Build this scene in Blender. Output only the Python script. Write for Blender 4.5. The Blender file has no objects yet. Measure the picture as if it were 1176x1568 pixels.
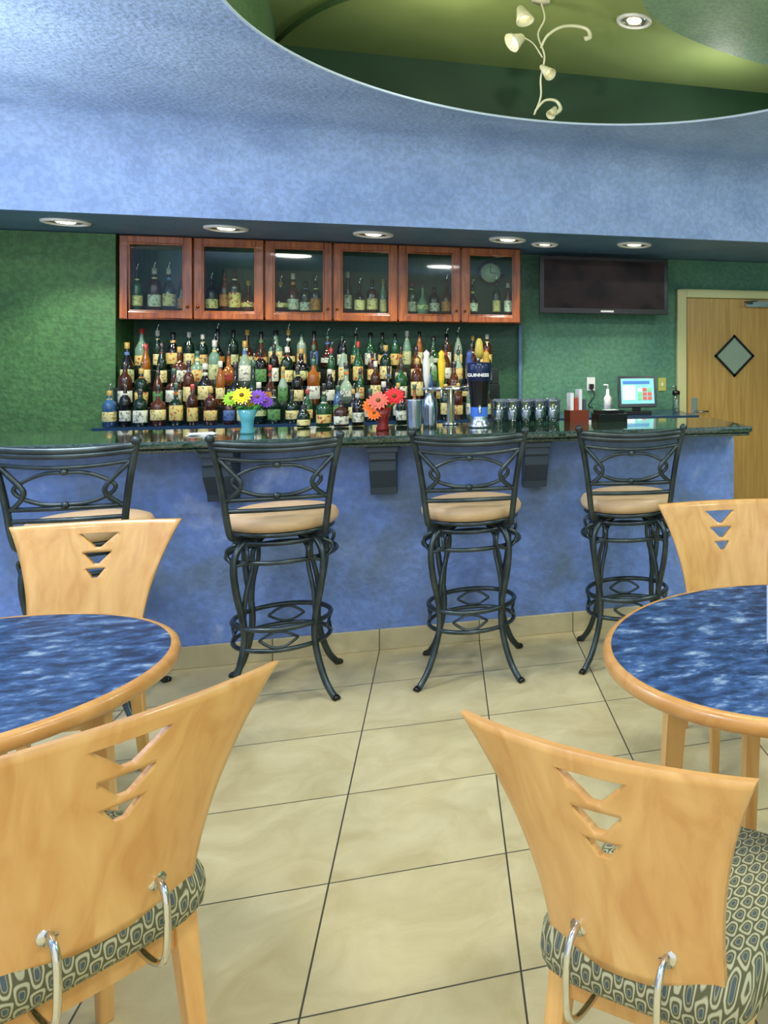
import bpy, bmesh, math, random
from mathutils import Vector, Matrix
random.seed(7)
sc = bpy.context.scene
sc.view_settings.view_transform = 'Standard'
sc.view_settings.look = 'None'
sc.view_settings.exposure = 0.0

# ------------------------------------------------------------ materials
def lin(c):
    r = []
    for v in c[:3]:
        v = v/255.0
        r.append(v/12.92 if v <= 0.04045 else ((v+0.055)/1.055)**2.4)
    return (r[0], r[1], r[2], 1.0)

def newmat(name):
    m = bpy.data.materials.new(name); m.use_nodes = True
    nt = m.node_tree
    b = nt.nodes["Principled BSDF"]
    return m, nt, b

def coords(nt, stretch=(1,1,1), rot=(0,0,0)):
    tc = nt.nodes.new("ShaderNodeTexCoord")
    mp = nt.nodes.new("ShaderNodeMapping")
    mp.inputs["Scale"].default_value = stretch
    mp.inputs["Rotation"].default_value = rot
    nt.links.new(tc.outputs["Object"], mp.inputs["Vector"])
    return mp.outputs["Vector"]

def M(name, c1, c2=None, scale=5, rough=.5, metal=0, bump=0, bscale=50, stretch=(1,1,1),
      detail=4, emit=0, ramp=(.35,.65), trans=0, coat=0, c3=None, dist=0, rot=(0,0,0), cells=0, nrough=.5, spec=.5):
    m, nt, b = newmat(name)
    b.inputs["Base Color"].default_value = lin(c1)
    b.inputs["Roughness"].default_value = rough
    b.inputs["Metallic"].default_value = metal
    b.inputs["Transmission Weight"].default_value = trans
    b.inputs["Coat Weight"].default_value = coat
    b.inputs["Specular IOR Level"].default_value = spec
    if emit:
        b.inputs["Emission Color"].default_value = lin(c1)
        b.inputs["Emission Strength"].default_value = emit
    if c2 or bump:
        vec = coords(nt, stretch, rot)
    if c2:
        n = nt.nodes.new("ShaderNodeTexNoise")
        n.inputs["Scale"].default_value = scale
        n.inputs["Detail"].default_value = detail
        n.inputs["Distortion"].default_value = dist
        n.inputs["Roughness"].default_value = nrough
        nt.links.new(vec, n.inputs["Vector"])
        cr = nt.nodes.new("ShaderNodeValToRGB")
        cr.color_ramp.elements[0].position = ramp[0]
        cr.color_ramp.elements[1].position = ramp[1]
        cr.color_ramp.elements[0].color = lin(c1)
        cr.color_ramp.elements[1].color = lin(c2)
        if c3:
            e = cr.color_ramp.elements.new(min(.99, ramp[1]+.12)); e.color = lin(c3)
        nt.links.new(n.outputs["Fac"], cr.inputs["Fac"])
        col = cr.outputs["Color"]
        if cells:
            n3 = nt.nodes.new("ShaderNodeTexNoise"); n3.inputs["Scale"].default_value = bscale*.8
            n3.inputs["Detail"].default_value = 1.5
            nt.links.new(vec, n3.inputs["Vector"])
            c3r = nt.nodes.new("ShaderNodeValToRGB")
            c3r.color_ramp.elements[0].position=.42; c3r.color_ramp.elements[1].position=.6
            k=1-cells
            c3r.color_ramp.elements[0].color=(k,k,k,1); c3r.color_ramp.elements[1].color=(1,1,1,1)
            nt.links.new(n3.outputs["Fac"], c3r.inputs["Fac"])
            mu = nt.nodes.new("ShaderNodeMix"); mu.data_type='RGBA'; mu.blend_type='MULTIPLY'; mu.inputs["Factor"].default_value=1
            nt.links.new(col, mu.inputs["A"]); nt.links.new(c3r.outputs["Color"], mu.inputs["B"])
            col = mu.outputs["Result"]
        nt.links.new(col, b.inputs["Base Color"])
    if bump:
        n2 = nt.nodes.new("ShaderNodeTexNoise")
        n2.inputs["Scale"].default_value = bscale
        n2.inputs["Detail"].default_value = 2
        nt.links.new(vec, n2.inputs["Vector"])
        bp = nt.nodes.new("ShaderNodeBump")
        bp.inputs["Strength"].default_value = bump
        bp.inputs["Distance"].default_value = .01
        nt.links.new(n2.outputs["Fac"], bp.inputs["Height"])
        nt.links.new(bp.outputs["Normal"], b.inputs["Normal"])
    return m

def mth(nt, op, a, b=None):
    n = nt.nodes.new("ShaderNodeMath"); n.operation = op
    for i, v in enumerate((a, b)):
        if v is None: continue
        if isinstance(v, (int, float)): n.inputs[i].default_value = v
        else: nt.links.new(v, n.inputs[i])
    return n.outputs[0]

def tile_mat(name, x0, y0, size, c1, c2, grout):
    m, nt, b = newmat(name)
    tc = nt.nodes.new("ShaderNodeTexCoord")
    sp = nt.nodes.new("ShaderNodeSeparateXYZ")
    nt.links.new(tc.outputs["Object"], sp.inputs[0])
    ux = mth(nt, 'DIVIDE', mth(nt, 'SUBTRACT', sp.outputs["X"], x0), size)
    uy = mth(nt, 'DIVIDE', mth(nt, 'SUBTRACT', sp.outputs["Y"], y0), size)
    def edge(u):
        f = mth(nt, 'FRACT', u)
        return mth(nt, 'SUBTRACT', .5, mth(nt, 'ABSOLUTE', mth(nt, 'SUBTRACT', f, .5)))
    e = mth(nt, 'MINIMUM', edge(ux), edge(uy))
    g = mth(nt, 'LESS_THAN', e, .005)
    cb = nt.nodes.new("ShaderNodeCombineXYZ")
    nt.links.new(mth(nt, 'FLOOR', ux), cb.inputs[0]); nt.links.new(mth(nt, 'FLOOR', uy), cb.inputs[1])
    wn = nt.nodes.new("ShaderNodeTexWhiteNoise"); nt.links.new(cb.outputs[0], wn.inputs["Vector"])
    va = nt.nodes.new("ShaderNodeVectorMath"); va.operation = 'MULTIPLY_ADD'
    nt.links.new(wn.outputs["Color"], va.inputs[0]); va.inputs[1].default_value = (9, 9, 9)
    nt.links.new(tc.outputs["Object"], va.inputs[2])
    n = nt.nodes.new("ShaderNodeTexNoise"); n.inputs["Scale"].default_value = 5
    n.inputs["Detail"].default_value = 9; n.inputs["Distortion"].default_value = .9; n.inputs["Roughness"].default_value=.6
    nt.links.new(va.outputs[0], n.inputs["Vector"])
    cr = nt.nodes.new("ShaderNodeValToRGB")
    cr.color_ramp.elements[0].position = .30; cr.color_ramp.elements[1].position = .70
    cr.color_ramp.elements[0].color = lin(c1); cr.color_ramp.elements[1].color = lin(c2)
    nt.links.new(n.outputs["Fac"], cr.inputs["Fac"])
    mx = nt.nodes.new("ShaderNodeMix"); mx.data_type = 'RGBA'
    nt.links.new(g, mx.inputs["Factor"]); nt.links.new(cr.outputs["Color"], mx.inputs["A"])
    mx.inputs["B"].default_value = lin(grout)
    nt.links.new(mx.outputs["Result"], b.inputs["Base Color"])
    rr = mth(nt, 'ADD', mth(nt, 'MULTIPLY', n.outputs["Fac"], .2), .24)
    nt.links.new(rr, b.inputs["Roughness"])
    b.inputs["Specular IOR Level"].default_value = .4
    bp = nt.nodes.new("ShaderNodeBump"); bp.inputs["Distance"].default_value = .004; bp.inputs["Strength"].default_value = .5
    nt.links.new(mth(nt, 'SUBTRACT', 1, g), bp.inputs["Height"])
    nt.links.new(bp.outputs["Normal"], b.inputs["Normal"])
    return m

def fabric_mat():
    m, nt, b = newmat("upholstery_fabric")
    tc = nt.nodes.new("ShaderNodeTexCoord")
    sp = nt.nodes.new("ShaderNodeSeparateXYZ"); nt.links.new(tc.outputs["Object"], sp.inputs[0])
    S = 36.0
    u = mth(nt, 'MULTIPLY', sp.outputs["X"], S*1.3)
    v = mth(nt, 'MULTIPLY', mth(nt, 'SUBTRACT', sp.outputs["Y"], mth(nt, 'MULTIPLY', sp.outputs["Z"], 1.0)), S*.72)
    row = mth(nt, 'FLOOR', u)
    v2 = mth(nt, 'ADD', v, mth(nt, 'MULTIPLY', mth(nt, 'MODULO', mth(nt, 'ABSOLUTE', row), 2), .5))
    fu = mth(nt, 'ABSOLUTE', mth(nt, 'SUBTRACT', mth(nt, 'FRACT', u), .5))
    fv0 = mth(nt, 'SUBTRACT', mth(nt, 'FRACT', v2), .5)
    fv = mth(nt, 'ABSOLUTE', fv0)
    fu2 = mth(nt, 'MULTIPLY', fu, mth(nt, 'ADD', 1.0, mth(nt, 'MULTIPLY', fv0, .7)))
    d = mth(nt, 'POWER', mth(nt, 'ADD', mth(nt, 'POWER', fu2, 3.0), mth(nt, 'POWER', fv, 3.0)), 1/3.0)
    cr = nt.nodes.new("ShaderNodeValToRGB"); cr.color_ramp.interpolation = 'LINEAR'
    els = cr.color_ramp.elements
    els[0].position = 0; els[0].color = lin((70,84,84))
    els[1].position = 1; els[1].color = lin((84,84,52))
    for p, c in ((.14,(70,84,84)), (.18,(146,146,112)), (.22,(84,84,54)), (.30,(84,84,54)), (.34,(172,170,134)), (.43,(172,170,134)), (.47,(84,84,52))):
        e = els.new(p); e.color = lin(c)
    nt.links.new(d, cr.inputs["Fac"]); nt.links.new(cr.outputs["Color"], b.inputs["Base Color"])
    b.inputs["Roughness"].default_value = .85
    n = nt.nodes.new("ShaderNodeTexNoise"); n.inputs["Scale"].default_value = 600
    nt.links.new(tc.outputs["Object"], n.inputs["Vector"])
    bp = nt.nodes.new("ShaderNodeBump"); bp.inputs["Strength"].default_value = .25; bp.inputs["Distance"].default_value = .002
    nt.links.new(n.outputs["Fac"], bp.inputs["Height"]); nt.links.new(bp.outputs["Normal"], b.inputs["Normal"])
    return m

def wood_mat(name, c1, c2, scale=3, stretch=(6,6,.7), rough=.32, rot=(0,0,0), coat=.25):
    m, nt, b = newmat(name)
    vec = coords(nt, stretch, rot)
    n = nt.nodes.new("ShaderNodeTexNoise"); n.inputs["Scale"].default_value = scale
    n.inputs["Detail"].default_value = 8; n.inputs["Distortion"].default_value = 1.2
    nt.links.new(vec, n.inputs["Vector"])
    cr = nt.nodes.new("ShaderNodeValToRGB")
    cr.color_ramp.elements[0].position = .3; cr.color_ramp.elements[1].position = .7
    cr.color_ramp.elements[0].color = lin(c1); cr.color_ramp.elements[1].color = lin(c2)
    nt.links.new(n.outputs["Fac"], cr.inputs["Fac"]); nt.links.new(cr.outputs["Color"], b.inputs["Base Color"])
    b.inputs["Roughness"].default_value = rough
    b.inputs["Coat Weight"].default_value = coat
    return m

def glass_mat(name, tint, gloss=.12):
    m = bpy.data.materials.new(name); m.use_nodes = True; nt = m.node_tree
    for n in list(nt.nodes): nt.nodes.remove(n)
    o = nt.nodes.new("ShaderNodeOutputMaterial"); t = nt.nodes.new("ShaderNodeBsdfTransparent")
    g = nt.nodes.new("ShaderNodeBsdfGlossy"); mx = nt.nodes.new("ShaderNodeMixShader")
    t.inputs[0].default_value = lin(tint); g.inputs["Roughness"].default_value = .03
    mx.inputs[0].default_value = gloss
    nt.links.new(t.outputs[0], mx.inputs[1]); nt.links.new(g.outputs[0], mx.inputs[2]); nt.links.new(mx.outputs[0], o.inputs[0])
    return m

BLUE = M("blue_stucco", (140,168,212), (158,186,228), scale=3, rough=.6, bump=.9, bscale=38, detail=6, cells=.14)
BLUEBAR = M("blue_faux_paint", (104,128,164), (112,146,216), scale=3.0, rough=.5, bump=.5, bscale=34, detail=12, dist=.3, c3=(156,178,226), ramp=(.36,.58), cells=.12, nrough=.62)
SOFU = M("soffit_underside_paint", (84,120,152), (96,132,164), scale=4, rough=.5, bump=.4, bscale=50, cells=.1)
GREEN = M("green_wall_paint", (64,110,62), (82,130,72), scale=2, rough=.6, bump=.6, bscale=38, cells=.26)
GREENDK = M("dark_green_wall", (36,80,58), (48,98,66), scale=2, rough=.5, bump=.4, bscale=42, cells=.14)
TEAL = M("teal_green_wall", (76,130,106), (94,146,112), scale=2, rough=.6, bump=.5, bscale=38, cells=.2)
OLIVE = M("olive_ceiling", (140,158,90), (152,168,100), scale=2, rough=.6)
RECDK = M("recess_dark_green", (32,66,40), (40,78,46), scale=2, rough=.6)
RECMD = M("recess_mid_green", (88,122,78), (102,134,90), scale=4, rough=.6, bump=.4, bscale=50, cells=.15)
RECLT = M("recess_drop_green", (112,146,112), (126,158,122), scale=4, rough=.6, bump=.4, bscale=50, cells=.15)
FLOOR = tile_mat("stone_floor_tile", -.31, 2.01, .49, (190,174,126), (216,203,158), (74,70,54))
BASE = tile_mat("base_tile", -.31, 100.2, .49, (182,172,132), (202,192,154), (96,92,72))
GRAN = M("dark_granite", (22,40,30), (58,80,64), scale=90, rough=.08, coat=.6)
CORB = M("corbel_paint", (50,66,80), rough=.45)
IRON = M("wrought_iron", (56,66,68), (78,90,92), scale=12, rough=.3, metal=.7)
SEATV = M("peach_vinyl", (206,170,124), (222,190,146), scale=4, rough=.42)
MAPLE = wood_mat("maple_ply", (200,144,74), (226,180,108), rough=.38, stretch=(5,5,.5))
MAPLEG = wood_mat("maple_ply_edge", (180,124,60), (214,164,96), stretch=(1,1,30))
TRIMW = wood_mat("maple_rim", (188,132,66), (214,162,94), stretch=(3,3,3))
CABW = wood_mat("cherry_cabinet_wood", (108,46,6), (174,94,24), scale=5)
CABI = wood_mat("cabinet_interior", (28,74,48), (38,86,54), rough=.6, coat=0)
DOORW = wood_mat("oak_door", (176,136,66), (200,164,92), scale=3, stretch=(9,9,.5))
DOORF = M("door_frame_paint", (202,204,146), rough=.4)
CHROME = M("chrome", (214,214,206), rough=.12, metal=1)
STEEL = M("brushed_steel", (180,190,200), rough=.25, metal=1)
BLACK = M("black_plastic", (14,14,16), rough=.25)
SCREEN = M("tv_screen", (22,16,17), (54,38,38), scale=5, rough=.3, spec=.15)
WHITE = M("white_paint", (235,235,230), rough=.4)
CREAM = M("cream_enamel", (212,210,176), rough=.3)
GLASS = glass_mat("cabinet_glass", (244,252,246), .018)
CLEAR = glass_mat("clear_glass", (214,228,228), .3)
MARB = M("blue_laminate", (30,48,78), (56,90,138), scale=16, rough=.3, detail=12, dist=.2, ramp=(.42,.55), c3=(150,172,188), stretch=(.85,1.4,1), rot=(0,0,.25), nrough=.7)
FAB = fabric_mat()
GOLDL = M("lamp_glow", (255,244,214), emit=5)
REFL = M("lamp_reflector", (244,222,130), (110,160,190), scale=30, rough=.2, metal=.6)

# ------------------------------------------------------------ mesh builder
def cat(pts, n=6):
    pts = [Vector(p) for p in pts]
    if len(pts) < 3: return pts
    out = []
    P = [pts[0]*2-pts[1]] + pts + [pts[-1]*2-pts[-2]]
    for i in range(1, len(P)-2):
        a, b, c, d = P[i-1], P[i], P[i+1], P[i+2]
        for k in range(n):
            t = k/n
            out.append(.5*((2*b)+(-a+c)*t+(2*a-5*b+4*c-d)*t*t+(-a+3*b-3*c+d)*t**3))
    out.append(pts[-1])
    return out

class MB:
    def __init__(s):
        s.v=[]; s.f=[]; s.m=[]; s.sm=[]; s.mats=[]
    def mi(s, mat):
        if mat not in s.mats: s.mats.append(mat)
        return s.mats.index(mat)
    def add(s, vs, fs, mat, smooth=False, T=None):
        o = len(s.v); k = s.mi(mat)
        for p in vs:
            p = Vector(p)
            s.v.append(tuple(T @ p) if T is not None else tuple(p))
        for f in fs:
            s.f.append([i+o for i in f]); s.m.append(k); s.sm.append(smooth)
    def box(s, x0,x1,y0,y1,z0,z1, mat, T=None):
        vs=[(x0,y0,z0),(x1,y0,z0),(x1,y1,z0),(x0,y1,z0),(x0,y0,z1),(x1,y0,z1),(x1,y1,z1),(x0,y1,z1)]
        fs=[(0,3,2,1),(4,5,6,7),(0,1,5,4),(1,2,6,5),(2,3,7,6),(3,0,4,7)]
        s.add(vs,fs,mat,False,T)
    def lathe(s, prof, c=(0,0,0), mat=None, n=24, T=None, smooth=True, cap=False):
        vs=[]; fs=[]
        for r,z in prof:
            for i in range(n):
                a=2*math.pi*i/n
                vs.append((c[0]+r*math.cos(a), c[1]+r*math.sin(a), c[2]+z))
        for j in range(len(prof)-1):
            for i in range(n):
                k=(i+1)%n
                fs.append((j*n+i, j*n+k, (j+1)*n+k, (j+1)*n+i))
        if cap:
            if prof[0][0]>1e-5: fs.append(tuple(reversed(range(n))))
            if prof[-1][0]>1e-5: fs.append(tuple(range((len(prof)-1)*n, len(prof)*n)))
        s.add(vs,fs,mat,smooth,T)
    def tube(s, pts, r, mat, n=8, smooth=True, closed=False, sub=6, r2=None, T=None):
        P = cat(pts, sub) if sub and len(pts)>2 else [Vector(p) for p in pts]
        L=len(P); vs=[]; fs=[]
        up=None
        for i,p in enumerate(P):
            if closed: t=(P[(i+1)%L]-P[i-1])
            else: t=P[min(i+1,L-1)]-P[max(i-1,0)]
            t.normalize()
            if up is None:
                up=Vector((0,0,1)) if abs(t.z)<.9 else Vector((0,1,0))
            a=(up-t*up.dot(t))
            if a.length<1e-4: a=Vector((1,0,0))-t*t.x
            a.normalize(); up=a
            b=t.cross(a)
            rr=r if r2 is None else r+(r2-r)*i/max(1,L-1)
            for k in range(n):
                an=2*math.pi*(k+.5)/n
                vs.append(p+a*rr*math.cos(an)+b*rr*math.sin(an))
        seg = L if closed else L-1
        for i in range(seg):
            j=(i+1)%L
            for k in range(n):
                q=(k+1)%n
                fs.append((i*n+k,i*n+q,j*n+q,j*n+k))
        if not closed:
            fs.append(tuple(reversed(range(n)))); fs.append(tuple(range((L-1)*n,L*n)))
        s.add(vs,fs,mat,smooth,T)
    def ring(s, c, R, r, mat, n=36, m=8, sx=1, sy=1, axis='z', T=None):
        pts=[]
        for i in range(n):
            a=2*math.pi*i/n
            x=R*sx*math.cos(a); y=R*sy*math.sin(a)
            if axis=='z': pts.append((c[0]+x,c[1]+y,c[2]))
            elif axis=='y': pts.append((c[0]+x,c[1],c[2]+y))
            else: pts.append((c[0],c[1]+x,c[2]+y))
        s.tube(pts, r, mat, n=m, closed=True, sub=0, T=T)
    def ball(s, c, r, mat, sx=1,sy=1,sz=1, n=12, T=None):
        prof=[]
        for i in range(9):
            a=-math.pi/2+math.pi*i/8
            prof.append((max(0,r*math.cos(a)), r*math.sin(a)*sz))
        vs0=MB(); vs0.lathe(prof,(0,0,0),mat,n)
        vs=[(c[0]+v[0]*sx,c[1]+v[1]*sy,c[2]+v[2]) for v in vs0.v]
        s.add(vs,vs0.f,mat,True,T)
    def mesh(s, name):
        me=bpy.data.meshes.new(name)
        me.from_pydata(s.v,[],s.f)
        for m in s.mats: me.materials.append(m)
        for i,p in enumerate(me.polygons):
            p.material_index=s.m[i]; p.use_smooth=s.sm[i]
        bm=bmesh.new(); bm.from_mesh(me)
        bmesh.ops.remove_doubles(bm, verts=bm.verts, dist=1e-6)
        bmesh.ops.recalc_face_normals(bm, faces=bm.faces)
        bm.to_mesh(me); bm.free()
        return me
    def finish(s, name, loc=(0,0,0), rz=0, bevel=0, parent=None):
        return place(name, s.mesh(name), loc, rz, bevel, parent)

def place(name, me, loc=(0,0,0), rz=0, bevel=0, parent=None):
    o=bpy.data.objects.new(name, me); sc.collection.objects.link(o)
    o.location=loc; o.rotation_euler=(0,0,rz)
    if parent: o.parent=parent
    if bevel:
        md=o.modifiers.new("bevel","BEVEL"); md.width=bevel; md.segments=2; md.limit_method='ANGLE'; md.angle_limit=math.radians(50)
    return o

# ------------------------------------------------------------ room
XL, XR = -3.4, 3.4
Y0 = -1.6
b=MB(); b.box(XL,XR,Y0,7.1,-.1,0,FLOOR); b.finish("floor")
b=MB(); b.box(XL,XR,6.95,7.1,0,2.34,GREENDK); b.finish("wall_back")
b=MB(); b.box(.62,XR,6.937,6.949,0,2.34,TEAL); b.finish("wall_back_painted_panel")
b=MB(); b.box(.60,.625,6.90,6.936,1.025,1.745,SOFU); b.finish("trim_3")
b=MB(); b.box(XL,-2.19,6.60,6.95,0,2.34,GREEN); b.finish("wall_back_left")
b=MB(); b.box(XL-.1,XL,Y0,7.1,0,2.9,BLUE); b.finish("wall_left")
b=MB(); b.box(XR,XR+.1,Y0,7.1,0,2.9,TEAL); b.finish("wall_right")
# ceiling with circular opening
CX, CY, CR = .61, 3.50, 1.45
def ceiling():
    b=MB(); n=128; vs=[]; fs=[]
    x0,x1,y0,y1=XL,XR,Y0,5.46
    for i in range(n):
        a=2*math.pi*i/n; c,s_=math.cos(a),math.sin(a)
        vs.append((CX+CR*c,CY+CR*s_,2.9))
        ts=[]
        if c>1e-6: ts.append((x1-CX)/c)
        if c<-1e-6: ts.append((x0-CX)/c)
        if s_>1e-6: ts.append((y1-CY)/s_)
        if s_<-1e-6: ts.append((y0-CY)/s_)
        t=min(ts); vs.append((CX+t*c,CY+t*s_,2.9))
    for cx,cy in ((x0,y0),(x1,y0),(x0,y1),(x1,y1)):
        best=min(range(n),key=lambda i:(vs[2*i+1][0]-cx)**2+(vs[2*i+1][1]-cy)**2)
        vs[2*best+1]=(cx,cy,2.9)
    for i in range(n):
        j=(i+1)%n
        fs.append((2*i,2*i+1,2*j+1,2*j))
    b.add(vs,fs,BLUE)
    vs=[];fs=[]
    for i in range(n):
        a=2*math.pi*i/n
        vs.append((CX+CR*math.cos(a),CY+CR*math.sin(a),2.9)); vs.append((CX+(CR+.02)*math.cos(a),CY+(CR+.02)*math.sin(a),2.915))
    for i in range(n):
        j=(i+1)%n; fs.append((2*i,2*j,2*j+1,2*i+1))
    b.add(vs,fs,RECMD)
    b.finish("ceiling")
ceiling()
b=MB(); b.ring((CX,CY,2.9),CR,.007,M("rim_highlight",(190,210,236),rough=.4),n=128); b.finish("rim_highlight_ring")  # pale ring colours in the thin highlight along the opening's rim
# recess above opening
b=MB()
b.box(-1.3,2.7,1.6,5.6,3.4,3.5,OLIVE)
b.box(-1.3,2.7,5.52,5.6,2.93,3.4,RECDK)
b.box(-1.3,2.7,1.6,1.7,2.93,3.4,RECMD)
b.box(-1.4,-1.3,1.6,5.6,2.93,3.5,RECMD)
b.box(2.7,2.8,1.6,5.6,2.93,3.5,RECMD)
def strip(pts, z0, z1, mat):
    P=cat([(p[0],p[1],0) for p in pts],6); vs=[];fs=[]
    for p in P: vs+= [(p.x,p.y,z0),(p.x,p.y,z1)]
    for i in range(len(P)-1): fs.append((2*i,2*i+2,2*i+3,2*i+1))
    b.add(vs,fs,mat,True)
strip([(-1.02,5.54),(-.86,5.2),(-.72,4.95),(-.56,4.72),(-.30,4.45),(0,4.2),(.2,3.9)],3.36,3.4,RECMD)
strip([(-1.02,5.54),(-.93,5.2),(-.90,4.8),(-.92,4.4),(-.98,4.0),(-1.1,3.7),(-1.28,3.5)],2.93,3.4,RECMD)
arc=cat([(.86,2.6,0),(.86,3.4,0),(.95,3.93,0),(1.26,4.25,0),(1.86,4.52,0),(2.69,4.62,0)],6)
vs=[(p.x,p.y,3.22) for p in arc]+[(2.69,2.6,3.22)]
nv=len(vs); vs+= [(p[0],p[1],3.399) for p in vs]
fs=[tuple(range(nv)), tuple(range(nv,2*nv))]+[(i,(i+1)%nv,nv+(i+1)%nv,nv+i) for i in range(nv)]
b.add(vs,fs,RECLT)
b.finish("ceiling_recess")
# soffit / bulkhead, with coved transition to ceiling
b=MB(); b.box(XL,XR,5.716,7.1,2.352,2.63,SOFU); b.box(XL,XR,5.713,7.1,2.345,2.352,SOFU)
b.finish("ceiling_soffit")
b=MB()
vs=[(XL,5.712,2.345),(XR,5.712,2.345)];fs=[]; n=24; R_=.30
for i in range(n+1):
    a=math.pi/2*i/n
    y=5.712-R_+R_*math.cos(a); z=2.9-R_+R_*math.sin(a)
    vs+=[(XL,y,z),(XR,y,z)]
vs+=[(XL,5.30,2.8995),(XR,5.30,2.8995)]
for i in range(n+2): fs.append((2*i,2*i+1,2*i+3,2*i+2))
b.add(vs,fs,BLUE,True)
b.finish("ceiling_cove_fascia")

# recessed lights
def downlight(loc, R=.13):
    b=MB()
    b.lathe([(R*.8,-.004),(R*.86,-.016),(R,-.012),(R*1.03,0),(R*.82,0),(R*.8,-.004)],(0,0,0),WHITE,32)
    b.lathe([(0,-.001),(R*.82,-.001)],(0,0,0),REFL,32)
    b.lathe([(R*.62,-.002),(R*.64,-.008),(R*.68,-.002)],(0,0,0),CHROME,32)
    b.lathe([(0,-.012),(R*.36,-.010),(R*.42,-.002)],(0,0,0),GOLDL,24)
    return b.finish("recessed_downlight",loc)
for x in (-2.30,-1.39,-.47,.45,1.40):
    downlight((x,6.11,2.345))
downlight((.74,6.28,2.345),.10)
downlight((1.04,4.54,3.40),.10)

# ------------------------------------------------------------ bar counter
b=MB()
b.box(XL+.02,1.60,4.42,4.66,0,1.05,BLUEBAR)
b.finish("bar_front_wall", bevel=.006)
b=MB(); b.box(XL+.02,1.605,4.405,4.419,0,.105,BASE); b.box(1.601,1.615,4.405,4.66,0,.105,BASE); b.finish("baseboard_bar", bevel=.003)
b=MB()
b.box(XL+.02,1.62,4.17,4.88,1.072,1.105,GRAN)
b.box(XL+.02,1.61,4.185,4.87,1.052,1.072,GRAN)
b.finish("bar_countertop", bevel=.01)
def corbel(x):
    b=MB(); w=.062
    prof=[(4.419,1.05),(4.23,1.05),(4.23,.985),(4.245,.975),(4.25,.93),(4.30,.87),(4.33,.835),(4.34,.80),(4.419,.80)]
    n=len(prof); vs=[(-w,p[0],p[1]) for p in prof]+[(w,p[0],p[1]) for p in prof]
    fs=[tuple(range(n)),tuple(range(n,2*n))]+[(i,(i+1)%n,n+(i+1)%n,n+i) for i in range(n)]
    b.add(vs,fs,CORB)
    b.box(-w-.012,w+.012,4.215,4.419,1.022,1.051,CORB)
    return b.finish("counter_corbel",(x,0,0),bevel=.004)
for x in (-1.005,-.285,.46): corbel(x)

# ------------------------------------------------------------ back bar
b=MB()
b.box(-2.17,1.93,6.22,6.88,0,.99,CABW)
b.box(-2.18,1.94,6.17,6.89,.99,1.02,M("back_counter_blue",(34,62,92),rough=.2))
b.finish("back_bar_cabinet")
TZ=[1.021,1.14,1.27,1.39]; TY=[6.26,6.42,6.57,6.72]
SH=M("shelf_dark",(20,34,30),rough=.25)
b=MB()
for i,(z,y) in enumerate(zip(TZ[1:],TY[1:])):
    b.box(-2.17,.42,y-.07,6.93,(1.021,1.14,1.27)[i],z-.001,SH)
b.finish("tiered_bottle_shelf",bevel=.003)

bcols=[((12,36,18),.1),((74,34,8),.08),((104,136,112),.06),((16,14,10),.1),((140,80,16),.1),((24,72,36),.08),((50,88,126),.08),((60,28,10),.08),((130,152,128),.08)]
BM=[M("bottle_glass_%d"%i,c,rough=r,coat=.5) for i,(c,r) in enumerate(bcols)]
LM=[M("bottle_label_%d"%i,c,c2,scale=60,rough=.5,ramp=(.40,.46)) for i,(c,c2) in enumerate([((150,130,70),(216,206,142)),((170,60,40),(206,190,110)),((120,124,110),(214,218,196)),((110,30,24),(150,54,40)),((40,60,104),(80,110,160)),((150,70,24),(190,130,50)),((110,124,70),(184,194,138)),((40,80,40),(90,140,80))])]
CM=[M("bottle_cap_%d"%i,c,rough=.35) for i,c in enumerate([(20,20,20),(150,126,56),(140,36,30),(170,170,156),(34,70,50)])]
def bottle(b, x,y,z,h=None,kind=None):
    h=h or random.uniform(.25,.335); r=random.uniform(.032,.044)
    if kind is None: kind=random.choice((0,0,1,2,3,4))
    g=random.choices(BM,weights=(7,5,3,6,1,4,1,4,1.5))[0]; l=random.choices(LM,weights=(8,5,5,.7,.8,1.2,2,1))[0]; c=random.choices(CM,weights=(6,2,1,2,2))[0]
    if kind==0: pr=[(0,0),(r,.003),(r,.60*h),(r*.85,.68*h),(r*.36,.76*h),(r*.32,.90*h)]
    elif kind==1: pr=[(0,0),(r*.9,.003),(r,.3*h),(r*1.02,.50*h),(r*.6,.64*h),(r*.34,.72*h),(r*.3,.90*h)]
    elif kind==2: pr=[(0,0),(r*1.2,.003),(r*1.2,.48*h),(r*1.0,.56*h),(r*.4,.62*h),(r*.36,.9*h)]
    elif kind==3: pr=[(0,0),(r*.8,.003),(r*.8,.55*h),(r*.6,.68*h),(r*.33,.80*h),(r*.3,.92*h)]
    else: pr=[(0,0),(r*1.1,.003),(r*1.25,.2*h),(r*1.2,.36*h),(r*.7,.5*h),(r*.34,.58*h),(r*.3,.9*h)]
    n=14
    b.lathe(pr,(x,y,z),g,n)
    if kind!=4:
        rr=max(p[0] for p in pr)*1.02
        l0=random.uniform(.10,.16)*h; l1=l0+random.uniform(.24,.36)*h
        l1=min(l1,.475*h)
        b.lathe([(rr*.98,l0),(rr,l0+.002),(rr,l1-.002),(rr*.98,l1)],(x,y,z),l,n)
    else:
        b.lathe([(r*1.27,.19*h),(r*1.27,.33*h)],(x,y,z),l,n)
    b.lathe([(r*.40,.86*h),(r*.40,h),(0,h)],(x,y,z),c,n)
    if random.random()<.4:
        b.lathe([(r*.42,.72*h),(r*.38,.79*h)],(x,y,z),random.choice(LM),n)
    if random.random()<.35:
        b.tube([(x,y,z+h),(x,y,z+h+.02),(x+.012,y-.01,z+h+.045)],.005,CHROME,n=6,sub=2)
b=MB()
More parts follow.
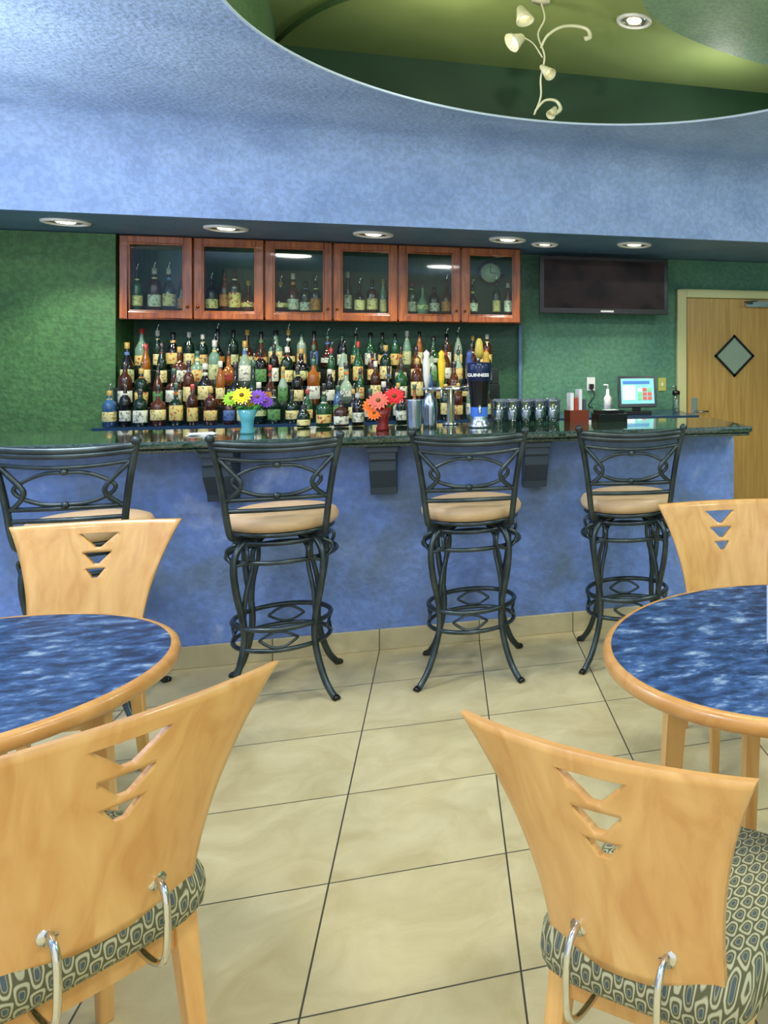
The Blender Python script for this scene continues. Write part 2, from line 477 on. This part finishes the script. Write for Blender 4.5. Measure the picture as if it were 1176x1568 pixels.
for ti,(z,y) in enumerate(zip(TZ,TY)):
    x=-2.11+.04*(ti%2)
    xe=.36
    while x<xe:
        bottle(b,x,y+random.uniform(-.015,.015),z,h=random.uniform(.23,.29) if ti==0 else (random.uniform(.25,.30) if ti==3 else None))
        x+=random.uniform(.086,.115)
b.finish("liquor_bottles")

# wall cabinets
def wallcab():
    e=bpy.data.objects.new("glass_door_cabinet",None); sc.collection.objects.link(e)
    x0=-2.175; w=.461; n=6; z0,z1=1.75,2.338; yf=6.60
    b=MB()
    b.box(x0,x0+w*n,yf+.03,6.935,z0,z0+.02,CABW); b.box(x0,x0+w*n,yf+.03,6.935,z1-.02,z1,CABW)
    b.box(x0,x0+w*n,6.915,6.935,z0,z1,CABI)
    for i in range(n+1):
        xx=x0+w*i; b.box(xx-.011 if i else xx, xx+.011 if i<n else xx, yf+.03,6.915,z0,z1,CABW)
    b.finish("carcass",parent=e,bevel=.002)
    b=MB()
    for i in range(n):
        a=x0+w*i+.006; c=x0+w*(i+1)-.006; s=.052
        b.box(a,a+s,yf,yf+.028,z0+.004,z1-.004,CABW); b.box(c-s,c,yf,yf+.028,z0+.004,z1-.004,CABW)
        b.box(a+s,c-s,yf,yf+.028,z0+.004,z0+s,CABW); b.box(a+s,c-s,yf,yf+.028,z1-s,z1-.004,CABW)
        q=.012
        b.box(a+s,a+s+q,yf+.006,yf+.022,z0+s,z1-s,CABW); b.box(c-s-q,c-s,yf+.006,yf+.022,z0+s,z1-s,CABW)
        b.box(a+s,c-s,yf+.006,yf+.022,z0+s,z0+s+q,CABW); b.box(a+s,c-s,yf+.006,yf+.022,z1-s-q,z1-s,CABW)
        kx = c-s*.5 if i%2==0 else a+s*.5
        b.ball((kx,yf-.012,z0+.09),.010,M("knob_brass",(120,90,40),rough=.3,metal=1))
    b.finish("door_frames",parent=e,bevel=.004)
    b=MB()
    for i in range(n):
        a=x0+w*i+.06; c=x0+w*(i+1)-.06
        b.box(a,c,yf+.012,yf+.016,z0+.055,z1-.055,GLASS)
    b.finish("glass_panes",parent=e)
    b=MB()
    for i in range(n):
        xx=x0+w*i+.09
        while xx<x0+w*(i+1)-.07:
            if random.random()<.9: bottle(b,xx,yf+.10+random.uniform(-.03,.06),z0+.055,h=random.uniform(.22,.34))
            xx+=random.uniform(.075,.10)
        b.box(x0+w*i+.012,x0+w*(i+1)-.012,yf+.032,6.915,z0+.035,z0+.054,CABW)
    b.finish("bottles",parent=e)
wallcab()
b=MB()
T=Matrix.Translation((.37,6.885,2.17)) @ Matrix.Rotation(math.pi/2,4,'X')
b.lathe([(0,-.01),(.085,-.01),(.095,0),(.095,.02),(.085,.025),(.08,.018),(0,.018)],(0,0,0),BLACK,32,T=T)
b.lathe([(0,.0185),(.078,.0185),(.078,.0195),(0,.0195)],(0,0,0),M("clock_face",(200,228,196),rough=.5),32,T=T)
b.box(-.003,.003,0,.06,.02,.023,BLACK,T=T); b.box(0,.045,-.003,.003,.02,.023,BLACK,T=T)
b.finish("wall_clock")

# TV
b=MB()
b.box(.75,1.83,6.70,6.76,1.84,2.31,BLACK)
b.box(.785,1.795,6.694,6.70,1.885,2.28,SCREEN)
b.box(1.25,1.36,6.692,6.699,1.852,1.868,WHITE)
b.box(1.15,1.45,6.76,6.93,1.98,2.18,BLACK)
b.finish("flat_screen_tv",bevel=.006)

# door
b=MB()
b.box(2.06,2.95,6.905,6.934,.01,2.0,DOORW)
b.finish("door_1")
b=MB()
b.box(1.965,2.05,6.88,6.935,0,2.075,DOORF); b.box(2.96,3.045,6.88,6.935,0,2.075,DOORF); b.box(2.05,2.96,6.88,6.935,2.005,2.075,DOORF)
b.finish("trim_2",bevel=.006)
b=MB()
T=Matrix.Translation((2.50,6.90,1.49)) @ Matrix.Rotation(math.pi/4,4,'Y')
h=.135
for a in ((-h,h,-h,-h+.02),(-h,h,h-.02,h)):
    b.box(a[0],a[1],-.012,.004,a[2],a[3],BLACK,T=T); b.box(a[2],a[3],-.012,.004,a[0],a[1],BLACK,T=T)
b.box(-h+.02,h-.02,-.004,.003,-h+.02,h-.02,M("wired_glass",(150,170,150),rough=.15),T=T)
b.finish("window_1")
b=MB()
b.box(2.60,2.86,6.86,6.90,1.93,1.985,STEEL); b.tube([(2.66,6.86,1.96),(2.55,6.78,1.965),(2.70,6.84,1.985)],.008,STEEL,sub=0)
b.finish("door_closer",bevel=.004)
b=MB()
b.box(2.10,2.15,6.895,6.905,.90,1.12,STEEL); b.tube([(2.125,6.90,1.0),(2.125,6.85,1.0),(2.24,6.85,1.0)],.009,STEEL,sub=0)
b.finish("door_handle")

# ------------------------------------------------------------ stools
def stool_mesh():
    b=MB()
    dz=.042
    b.lathe([(0,.692+dz),(.18,.692+dz),(.212,.698+dz),(.228,.716+dz),(.231,.736+dz),(.220,.756+dz),(.19,.768+dz),(.12,.774+dz),(0,.776+dz)],(0,0,0),SEATV,40)
    b.lathe([(0,.675+dz),(.205,.675+dz),(.217,.685+dz),(.205,.698+dz),(0,.698+dz)],(0,0,0),IRON,32)
    b.lathe([(0,.655+dz),(.10,.655+dz),(.10,.682+dz),(0,.682+dz)],(0,0,0),IRON,20)
    b.ring((0,0,.690),.190,.011,IRON); b.ring((0,0,.615),.222,.010,IRON); b.ring((0,0,.325),.198,.011,IRON); b.ring((0,0,.235),.196,.010,IRON)
    for k in range(4):
        a=math.pi/4+k*math.pi/2; c,s_=math.cos(a),math.sin(a)
        P=[(.12,.705),(.19,.695),(.232,.65),(.244,.585),(.230,.48),(.202,.37),(.193,.27),(.215,.17),(.26,.07),(.315,.006)]
        b.tube([(r*c,r*s_,z) for r,z in P],.0145,IRON,n=8,sub=4)
        P=[(.10,.70),(.150,.65),(.155,.57),(.187,.46),(.197,.35)]
        b.tube([(r*c,r*s_,z) for r,z in P],.010,IRON,n=6,sub=4)
        b.tube([(.315*c,.315*s_,.012),(.33*c,.33*s_,0.003)],.016,BLACK,sub=0)
        for q in (-1,1):
            b.tube([(.24*c,.24*s_,.60),(.225*c+q*.055*s_,.225*s_-q*.055*c,.622),(.228*c+q*.062*s_,.228*s_-q*.062*c,.66),(.205*c+q*.03*s_,.205*s_-q*.03*c,.685)],.008,IRON,n=6,sub=4)
        a2=k*math.pi/2
        for ph in (1,-1):
            pts=[]
            for i in range(21):
                t=i/20; aa=a2-math.pi/8+t*math.pi/4
                pts.append((.197*math.cos(aa),.197*math.sin(aa),.28+ph*.034*math.sin(t*math.pi)))
            b.tube(pts,.006,IRON,n=6,sub=0)
    for sg in (-1,1):
        b.tube([(sg*.13,-.10,.71),(sg*.175,-.19,.725),(sg*.188,-.225,.79),(sg*.20,-.238,.90),(sg*.218,-.252,1.02),(sg*.238,-.268,1.12),(sg*.243,-.276,1.15)],.0135,IRON,sub=5)
        b.ball((sg*.244,-.278,1.153),.018,IRON)
        b.tube([(sg*.222,-.258,1.072),(sg*.175,-.266,1.02),(sg*.135,-.268,.968),(sg*.145,-.258,.93),(sg*.188,-.236,.888)],.010,IRON,sub=6,n=6)
        b.tube([(0,-.270,1.034),(sg*.07,-.268,1.030),(sg*.14,-.262,1.0),(sg*.168,-.258,.970),(sg*.14,-.256,.936),(sg*.07,-.256,.910),(0,-.256,.905)],.0085,IRON,n=6,sub=6)
    def rail(z,w,y,sag,yb,r):
        b.tube([(-w,y,z),(-w*.5,y-yb*.75,z-sag*.75),(0,y-yb,z-sag),(w*.5,y-yb*.75,z-sag*.75),(w,y,z)],r,IRON,sub=6)
    rail(1.134,.243,-.270,.014,.022,.014)
    rail(1.114,.238,-.268,.014,.022,.013)
    rail(1.072,.226,-.258,.018,.02,.009)
    rail(.892,.198,-.236,.0,.02,.010)
    rail(.845,.194,-.231,.0,.02,.010)
    b.ball((0,-.272,1.036),.016,IRON); b.ball((0,-.258,.903),.016,IRON)
    return b.mesh("bar_stool")
sm=stool_mesh()
for i,(x,y,r) in enumerate(((-.69,4.03,math.radians(5)),(-1.43,4.03,math.radians(2)),(.13,4.03,math.radians(-4)),(.88,4.00,math.radians(-8)))):
    place("bar_stool",sm,(x,y,0),r)

# ------------------------------------------------------------ plywood chairs
def panel_obj():
    b=MB(); nx,nz=28,22; th=.0065
    vs=[]
    def P(i,j,side):
        t=j/nz; u=-1+2*i/nx
        hw=.170+.100*t**2.1
        x=hw*u
        z=.452+.428*t
        y=-.205-.125*t**1.15-.035*(1-u*u)
        return (x,y+side*th,z)
    for side in (-1,1):
        for j in range(nz+1):
            for i in range(nx+1): vs.append(P(i,j,side))
    N=(nx+1)*(nz+1); fs=[]
    for s in (0,1):
        for j in range(nz):
            for i in range(nx):
                a=s*N+j*(nx+1)+i; fs.append((a,a+1,a+nx+2,a+nx+1))
    b.add(vs,fs,MAPLE,True)
    es=[]
    for i in range(nx):
        es.append((i,i+1,N+i+1,N+i)); a=nz*(nx+1)+i; es.append((a,a+1,N+a+1,N+a))
    for j in range(nz):
        a=j*(nx+1); es.append((a,a+nx+1,N+a+nx+1,N+a)); a+=nx; es.append((a,a+nx+1,N+a+nx+1,N+a))
    k=b.mi(MAPLEG)
    for f in es: b.f.append(list(f)); b.m.append(k); b.sm.append(False)
    me=b.mesh("back_panel")
    o=bpy.data.objects.new("back_panel_tmp",me); sc.collection.objects.link(o)
    c=MB()
    for zt,w,h in ((.840,.124,.050),(.774,.090,.040),(.718,.060,.032)):
        r=[(-w/2,zt),(w/2,zt),(0.008,zt-h),(-0.008,zt-h)]
        vs=[(p[0],-.6,p[1]) for p in r]+[(p[0],0,p[1]) for p in r]
        c.add(vs,[(0,1,2,3),(7,6,5,4),(0,4,5,1),(1,5,6,2),(2,6,7,3),(3,7,4,0)],MAPLEG)
    co=bpy.data.objects.new("cut_tmp",c.mesh("cut")); sc.collection.objects.link(co)
    md=o.modifiers.new("b","BOOLEAN"); md.operation='DIFFERENCE'; md.object=co; md.solver='EXACT'
    try: md.material_mode='TRANSFER'
    except Exception: pass
    bpy.context.view_layer.update()
    dg=bpy.context.evaluated_depsgraph_get()
    me2=bpy.data.meshes.new_from_object(o.evaluated_get(dg),depsgraph=dg)
    bpy.data.objects.remove(o); bpy.data.objects.remove(co)
    return me2
PM=panel_obj()
def seat_mesh():
    b=MB(); n=56; vs=[]
    def sq(a,hx,hy,p=5):
        c,s_=math.cos(a),math.sin(a); k=(abs(c)**p+abs(s_)**p)**(-1/p)
        return hx*k*c,hy*k*s_
    prof=[(0,.385),(.80,.385),(.93,.390),(.985,.405),(1.0,.430),(.985,.455),(.94,.474),(.86,.484),(.6,.490),(.3,.492),(0,.493)]
    for r,z in prof:
        for i in range(n):
            x,y=sq(2*math.pi*i/n,.218*r,.235*r); vs.append((x,y-.012,z))
    fs=[]
    for j in range(len(prof)-1):
        for i in range(n):
            k=(i+1)%n; fs.append((j*n+i,j*n+k,(j+1)*n+k,(j+1)*n+i))
    b.add(vs,fs,FAB,True)
    return b.mesh("seat_cushion")
SM=seat_mesh()
def frame_mesh():
    b=MB()
    def leg(x,y,dx,dy,z1):
        w=.021; w2=.014
        vs=[(x-w,y-w,z1),(x+w,y-w,z1),(x+w,y+w,z1),(x-w,y+w,z1)]+[(x+dx-w2,y+dy-w2,0),(x+dx+w2,y+dy-w2,0),(x+dx+w2,y+dy+w2,0),(x+dx-w2,y+dy+w2,0)]
        b.add(vs,[(0,1,2,3),(7,6,5,4),(0,4,5,1),(1,5,6,2),(2,6,7,3),(3,7,4,0)],MAPLE)
    for sx in (-1,1):
        leg(sx*.165,-.175,sx*.02,-.05,.385); leg(sx*.165,.165,sx*.015,.02,.385)
        b.box(sx*.165-.011,sx*.165+.011,-.16,.15,.325,.375,MAPLE)
    b.box(-.15,.15,-.188,-.166,.325,.375,MAPLE); b.box(-.15,.15,.156,.178,.325,.375,MAPLE)
    return b.mesh("legs")
def clip_mesh():
    b=MB()
    for sx in (-1,1):
        x=sx*.085
        T=Matrix.Translation((x,-.246,.515)) @ Matrix.Rotation(math.pi/2,4,'X')
        b.lathe([(0,-.008),(.016,-.008),(.016,.008),(0,.008)],(0,0,0),CHROME,20,T=T)
        b.tube([(x,-.236,.515),(x,-.262,.516),(x,-.284,.495),(x,-.290,.44),(x,-.283,.385),(x,-.255,.362),(x,-.20,.360),(x,-.15,.372)],.0065,CHROME,sub=6)
    return b.mesh("clips")
FM=frame_mesh(); KM=clip_mesh()
def chair(loc,deg):
    e=bpy.data.objects.new("cafe_chair",None); sc.collection.objects.link(e)
    e.location=(loc[0],loc[1],0); e.rotation_euler=(0,0,math.radians(deg))
    place("back_panel",PM,parent=e)
    place("seat_cushion",SM,parent=e); place("wood_legs",FM,parent=e,bevel=.004); place("metal_clips",KM,parent=e)
chair((.453,1.52),-42)
chair((-.74,1.87),41.3)
chair((-1.21,3.15),180)
chair((1.10,2.91),178)

# ------------------------------------------------------------ tables
def table(loc,R,legs):
    b=MB()
    b.lathe([(0,.752),(R-.02,.752),(R-.02,.72),(0,.72)],(0,0,0),MARB,96,smooth=False)
    b.lathe([(R-.022,.7525),(R-.012,.753),(R-.003,.747),(R,.736),(R-.003,.722),(R-.014,.714),(R-.06,.714)],(0,0,0),TRIMW,96)
    b.lathe([(R*.55,.66),(R*.57,.66),(R*.57,.716),(R*.55,.716),(R*.55,.66)],(0,0,0),TRIMW,48)
    for (x,y) in legs:
        w=.026
        b.add([(x-w,y-w,.719),(x+w,y-w,.719),(x+w,y+w,.719),(x-w,y+w,.719)]+[(x*1.15-.018,y*1.15-.018,0),(x*1.15+.018,y*1.15-.018,0),(x*1.15+.018,y*1.15+.018,0),(x*1.15-.018,y*1.15+.018,0)],
              [(0,1,2,3),(7,6,5,4),(0,4,5,1),(1,5,6,2),(2,6,7,3),(3,7,4,0)],MAPLE)
    return b.finish("round_dining_table",(loc[0],loc[1],0))
table((.895,1.965),.515,[(-.32,.04),(0,.33),(.32,-.04),(0,-.33)])
table((-1.13,2.28),.495,[(.32,.02),(-.02,.32),(-.32,-.02),(.0,-.33)])
b=MB()
b.lathe([(0,0),(.035,0),(.035,.012),(.006,.016),(.006,.12),(0,.12)],(0,0,0),STEEL,20)
b.box(-.04,.04,-.004,.004,.03,.17,M("menu_card",(206,220,232),rough=.3))
b.finish("table_menu_holder",(.805,1.88,.753),.2)

# ------------------------------------------------------------ counter objects
CZ=1.105
def petals(b,c,nrm,r,mat,cm,n=14):
    nrm=Vector(nrm).normalized(); a=nrm.orthogonal().normalized(); q=nrm.cross(a); c=Vector(c)
    for layer,(rs,off) in enumerate(((1,0),(.72,.5))):
        for i in range(n):
            an=2*math.pi*(i+off)/n; d=a*math.cos(an)+q*math.sin(an); s=nrm.cross(d); R=r*rs; w=R*math.pi/n*1.15
            lift=nrm*(.004*layer)
            b.add([c+lift,c+d*R*.5+s*w+lift+nrm*.004,c+d*R+nrm*.001+lift,c+d*R*.5-s*w+lift+nrm*.004],[(0,1,2,3)],mat)
    b.ball(c+nrm*.006,r*.22,cm,n=8)
def vase(loc,name,cols,glass):
    b=MB()
    b.lathe([(0,0),(.032,0),(.034,.01),(.026,.03),(.03,.07),(.045,.12),(.042,.12),(.027,.07),(.022,.03),(.0,.012)],(0,0,0),glass,24)
    G=M("flower_leaf_green",(60,130,40),rough=.5); cm=M("flower_center",(110,80,20),rough=.6)
    for (x,y,z,r,col) in cols:
        b.tube([(x*.1,y*.1,.02),(x*.35,y*.3,.09),(x,y,z)],.003,G,n=5)
        petals(b,(x,y,z),(x*2,-.8,.45),r,col,cm)
    for i in range(9):
        a=i*.7; dx,dy=.05*math.cos(a),.04*math.sin(a)
        b.add([(dx*.3,dy*.3,.10),(dx+.014,dy,.135),(dx*1.8,dy*1.6,.125+.01*(i%3)),(dx-.006,dy+.016,.14)],[(0,1,2,3)],G)
    b.finish(name,loc)
YE=M("petal_yellow",(240,220,30),rough=.5); PU=M("petal_purple",(120,70,190),rough=.5); OR=M("petal_orange",(250,120,20),rough=.5); RE=M("petal_red",(225,24,40),rough=.5); GRY=M("petal_lime",(150,200,30),rough=.5); PK=M("petal_pink",(240,110,90),rough=.5)
vase((-.93,4.50,CZ),"flower_vase",[(-.07,0,.175,.045,GRY),(-.02,-.02,.19,.05,YE),(.045,0,.18,.045,PU),(.080,.02,.155,.035,PU),(.02,.03,.16,.035,YE)],M("teal_glass",(120,220,235),rough=.1,trans=.6))
vase((-.30,4.50,CZ),"flower_vase",[(-.055,0,.13,.05,OR),(-.02,-.03,.155,.055,PK),(.055,0,.175,.055,RE),(.03,.03,.15,.04,OR),(-.04,-.03,.09,.04,OR)],M("red_glass",(150,30,20),rough=.1,trans=.4))
b=MB(); b.lathe([(0,0),(.033,0),(.036,.02),(.043,.155),(.043,.16),(.040,.16),(.034,.03),(0,.03)],(0,0,0),STEEL,24); b.finish("cocktail_shaker",(-.145,4.46,CZ))
b=MB(); b.lathe([(0,0),(.035,0),(.035,.02),(.040,.10),(.036,.15),(.022,.165),(.02,.185),(0,.185)],(0,0,0),STEEL,24); b.finish("cocktail_shaker",(-.07,4.62,CZ))
b=MB()
for (x,y,h_) in ((-.62,4.80,.17),(-.53,4.78,.14),(-.45,4.82,.18),(-.22,4.80,.19),(-.72,4.8,.12)):
    bottle(b,x,y,CZ+.0005,h=h_,kind=random.choice((0,3)))
b.finish("mixer_bottles")

# stout tap tower
e=bpy.data.objects.new("beer_tap_tower",None); sc.collection.objects.link(e); e.location=(.185,4.55,CZ)
b=MB()
b.lathe([(0,0),(.062,0),(.062,.012),(.048,.022),(.046,.05),(.044,.06)],(0,0,0),STEEL,28)
b.lathe([(.0445,.06),(.046,.11)],(0,0,0),M("tap_blue_band",(70,120,220),rough=.25),28)
b.lathe([(.046,.11),(.050,.17),(.058,.235),(.061,.25)],(0,0,0),BLACK,28)
b.lathe([(.061,.25),(.064,.268),(.066,.30),(.066,.335),(.058,.35),(0,.352)],(0,0,0),M("tap_head_blue",(26,38,72),rough=.2,metal=.2),28)
b.finish("tower_body",parent=e)
b=MB()
b.tube([(0,-.05,.12),(0,-.09,.115),(0,-.10,.08)],.008,CHROME)
b.tube([(-.005,.0,.35),(-.005,0,.38)],.007,CHROME,sub=0)
b.lathe([(0,.37),(.017,.375),(.024,.41),(.018,.46),(.008,.48),(0,.48)],(0,0,0),M("tap_handle_gold",(190,170,70),rough=.3),16)
b.finish("tap_handle",parent=e)
tx=bpy.data.curves.new("tap_lettering",'FONT'); tx.body="GUINNESS"; tx.size=.0235; tx.align_x='CENTER'; tx.extrude=.001; tx.offset=.0006
tx.materials.append(WHITE)
t=bpy.data.objects.new("lettering",tx); sc.collection.objects.link(t); t.parent=e; t.location=(-.008,-.0695,.275); t.rotation_euler=(math.pi/2,0,math.radians(-4))

# multi-handle tap tower
b=MB()
b.lathe([(0,0),(.045,0),(.045,.01),(.022,.02),(.020,.20),(0,.20)],(0,0,0),CHROME,20)
b.tube([(-.15,0,.20),(.20,0,.20)],.014,CHROME,n=16,sub=0)
hc=[(230,230,220),(235,200,40),(60,80,150),(200,160,50)]
for i,x in enumerate((-.13,-.05,.10,.19)):
    b.tube([(x,-.01,.20),(x,-.05,.195),(x,-.055,.15)],.007,CHROME)
    hm=M("tap_handle_%d"%i,hc[i],rough=.35)
    b.lathe([(0,.205),(.008,.21),(.016,.26),(.021,.35),(.014,.38),(.018,.40),(0,.42)],(x,-.03,0),hm,14)
b.finish("beer_tap_tower",(.04,4.76,CZ))

# glasses
b=MB()
for i in range(5):
    for j in range(4):
        x=i*.074; y=j*.072
        b.lathe([(0,0),(.027,0),(.031,.05),(.035,.135),(.033,.135),(.029,.05),(.024,.012),(0,.012)],(x+.02*(j%2),y,0),CLEAR,18)
        b.ring((x+.02*(j%2),y,.135),.034,.0016,STEEL,n=18,m=5)
b.finish("drinking_glasses",(.29,4.60,CZ))
b=MB()
b.box(-.06,.06,-.04,.04,0,.07,M("caddy_red",(110,44,24),rough=.4))
for i,(c,h_) in enumerate((((225,225,225),.17),((170,60,40),.14),((210,214,215),.19),((60,70,80),.13))):
    b.box(-.05+i*.027,-.03+i*.027,-.025,.025,.07,h_,M("menu_%d"%i,c,rough=.5))
b.finish("napkin_caddy",(.745,4.76,CZ),.3)
b=MB(); b.box(-.09,.09,-.06,.06,0,.045,BLACK); b.box(-.08,.08,-.03,.055,.045,.065,BLACK); b.box(-.04,.04,-.05,.02,.066,.068,WHITE); b.finish("card_terminal",(.94,4.76,CZ),.2,bevel=.006)
b=MB()
for k in range(3): b.box(-.055,.055,-.055,.055,.003*k,.003*k+.002,WHITE,T=Matrix.Rotation(k*.2,4,'Z'))
b.finish("cocktail_napkins",(-1.13,4.5,CZ))

# POS terminal on back counter
b=MB()
b.box(-.10,.10,-.08,.08,0,.03,BLACK); b.box(-.03,.03,0,.05,.03,.12,BLACK)
T=Matrix.Translation((0,0,.18)) @ Matrix.Rotation(math.radians(-12),4,'X')
b.box(-.155,.155,-.02,.02,-.125,.125,BLACK,T=T)
scr=M("pos_screen",(130,210,205),emit=.35); b.box(-.135,.135,-.023,-.02,-.10,.105,scr,T=T)
b.box(-.12,.10,-.025,-.023,.06,.085,M("pos_blue",(60,120,190),emit=.3),T=T)
for i in range(3):
    for j in range(3): b.box(.0+.04*i,.034+.04*i,-.025,-.023,-.07+.035*j,-.042+.035*j,M("pos_key_%d%d"%(i,j),random.choice([(230,240,235),(210,90,80),(120,200,140)]),emit=.3),T=T)
b.box(-.12,-.02,-.025,-.023,-.07,.05,M("pos_list",(240,245,240),emit=.3),T=T)
b.finish("point_of_sale_terminal",(1.49,6.40,1.021),0,bevel=.003)
b=MB(); b.lathe([(0,0),(.03,0),(.032,.13),(.014,.16),(.012,.20),(0,.20)],(0,0,0),WHITE,16); b.tube([(0,0,.2),(0,0,.235),(-.035,-.01,.235)],.007,WHITE,sub=0); b.finish("spray_bottle",(1.27,6.5,1.021))
b=MB(); b.box(-.035,.035,-.006,0,-.057,.057,M("switch_plate",(190,190,90),rough=.4)); b.box(-.008,.008,-.014,-.006,-.015,.015,WHITE); b.finish("light_switch",(1.84,6.936,1.24),bevel=.002)
b=MB(); b.box(-.035,.035,-.006,0,-.057,.057,WHITE); b.box(-.018,.018,-.04,-.006,-.04,.0,BLACK); b.tube([(0,-.03,-.04),(.02,-.05,-.1),(-.03,-.05,-.18),(.01,-.05,-.205)],.005,BLACK,n=6); b.finish("wall_outlet",(1.21,6.936,1.25))
b=MB(); b.lathe([(0,0),(.03,0),(.03,.15),(0,.15)],(0,0,0),CLEAR,20); b.lathe([(.0,.15),(.032,.15),(.032,.18),(0,.19)],(0,0,0),BLACK,20); b.tube([(0,0,.18),(0,0,.22),(-.04,-.02,.22)],.006,CHROME,sub=0); b.finish("soap_dispenser",(1.83,6.45,1.021))

# ------------------------------------------------------------ hanging light fixture in recess
b=MB()
b.lathe([(0,0),(.05,0),(.05,-.015),(0,-.02)],(0,0,0),CREAM,20)
b.tube([(0,0,-.01),(.02,0,-.10),(-.015,0,-.19),(.02,0,-.30),(0,0,-.42),(.0,0,-.52),(-.035,0,-.62)],.005,CREAM,sub=6)
b.tube([(0,0,-.26),(.03,-.02,-.20),(.10,-.02,-.145),(.18,0,-.12),(.25,0,-.13),(.265,0,-.17),(.235,0,-.185)],.006,CREAM,r2=.013)
b.tube([(.01,0,-.31),(-.04,0,-.24),(-.10,0,-.21),(-.16,0,-.20)],.004,CREAM)
b.tube([(-.03,0,-.60),(.02,0,-.54),(.08,0,-.535),(.105,0,-.575),(.075,0,-.605)],.005,CREAM,r2=.012)
def shade(c,ax,s=1):
    T=Matrix.Translation(c) @ Matrix.Rotation(ax[0],4,'X') @ Matrix.Rotation(ax[1],4,'Y')
    b.lathe([(.012*s,0),(.022*s,.01),(.035*s,.05),(.05*s,.09),(.046*s,.09),(.03*s,.05),(.01*s,.012)],(0,0,0),CREAM,20,T=T)
    b.ball((0,0,.05*s),.018*s,GOLDL,T=T)
shade((-.11,0,-.05),(2.9,.3),1.0); shade((-.09,.02,-.20),(2.6,-.8),1.0); shade((0,-.01,-.36),(2.4,.5),.7); shade((.08,0,-.57),(2.4,-.4),.5)
b.finish("hanging_track_light",(.50,4.42,3.40))

# ------------------------------------------------------------ lights
def area(name,loc,e,size,col=(1,1,1),rot=(0,0,0)):
    l=bpy.data.lights.new(name,'AREA'); l.energy=e; l.size=size; l.shape='DISK'; l.color=col
    o=bpy.data.objects.new(name,l); sc.collection.objects.link(o); o.location=loc; o.rotation_euler=rot
    return o
def spot(name,loc,e,ang,col=(1,.95,.85),r=.06,rot=(0,0,0)):
    l=bpy.data.lights.new(name,'SPOT'); l.energy=e; l.spot_size=math.radians(ang); l.spot_blend=.6; l.color=col; l.shadow_soft_size=r
    o=bpy.data.objects.new(name,l); sc.collection.objects.link(o); o.location=loc; o.rotation_euler=rot
def point(name,loc,e,col=(1,.95,.85),r=.05):
    l=bpy.data.lights.new(name,'POINT'); l.energy=e; l.color=col; l.shadow_soft_size=r
    o=bpy.data.objects.new(name,l); sc.collection.objects.link(o); o.location=loc
for x in (-2.30,-1.39,-.47,.45,1.40): spot("downlight_lamp",(x,6.11,2.32),66,120)
for x,y in ((-2.0,.9),(2.2,.9),(-2.0,3.3),(2.6,3.6)): area("added_ceiling_fill",(x,y,2.87),38,.5,(1,.97,.92))  # unseen fill lights added at ceiling height for the dining area
area("added_ceiling_fill",(0,0,2.87),34,.5,(1,.97,.92))  # one more added fill, overhead and out of view
area("added_uplight_fill",(-2.9,3.6,1.8),85,.3,(1,.98,.95),(math.pi,0,0))  # added off-view uplight, brightens the ceiling from the left
for x,y in ((-2.7,.6),(2.9,1.6),(0,-1.2)): area("added_uplight_fill",(x,y,1.8),56,.3,(1,.98,.95),(math.pi,0,0))  # further added uplights without fixtures, to lift the blue ceiling
point("recess_lamp",(.3,2.6,3.1),50); point("recess_lamp",(0,4.4,3.05),5); point("recess_lamp",(1.7,4.9,3.05),6)
# accent spots aimed at the bar front between the stools
for x in (-1.1,-.28,.5,1.3):
    spot("bar_accent_lamp",(x,2.95,2.86) if x<-.5 else (x,3.2,3.18),70,34,(1,.97,.92),.05,(math.radians(34),0,0))
w=bpy.data.worlds.new("world"); sc.world=w; w.use_nodes=True
bg=w.node_tree.nodes["Background"]; bg.inputs[0].default_value=(.92,.95,1,1); bg.inputs[1].default_value=1.2

# ------------------------------------------------------------ camera
cam=bpy.data.cameras.new("camera"); co=bpy.data.objects.new("camera",cam); sc.collection.objects.link(co)
co.location=(0,0,1.49); co.rotation_euler=(math.radians(90),0,-math.atan(.3))
cam.sensor_fit='HORIZONTAL'; cam.sensor_width=36; cam.lens=36*1250/1176
cam.shift_x=-466/1176; cam.shift_y=-239/1176; cam.clip_start=.05
sc.camera=co
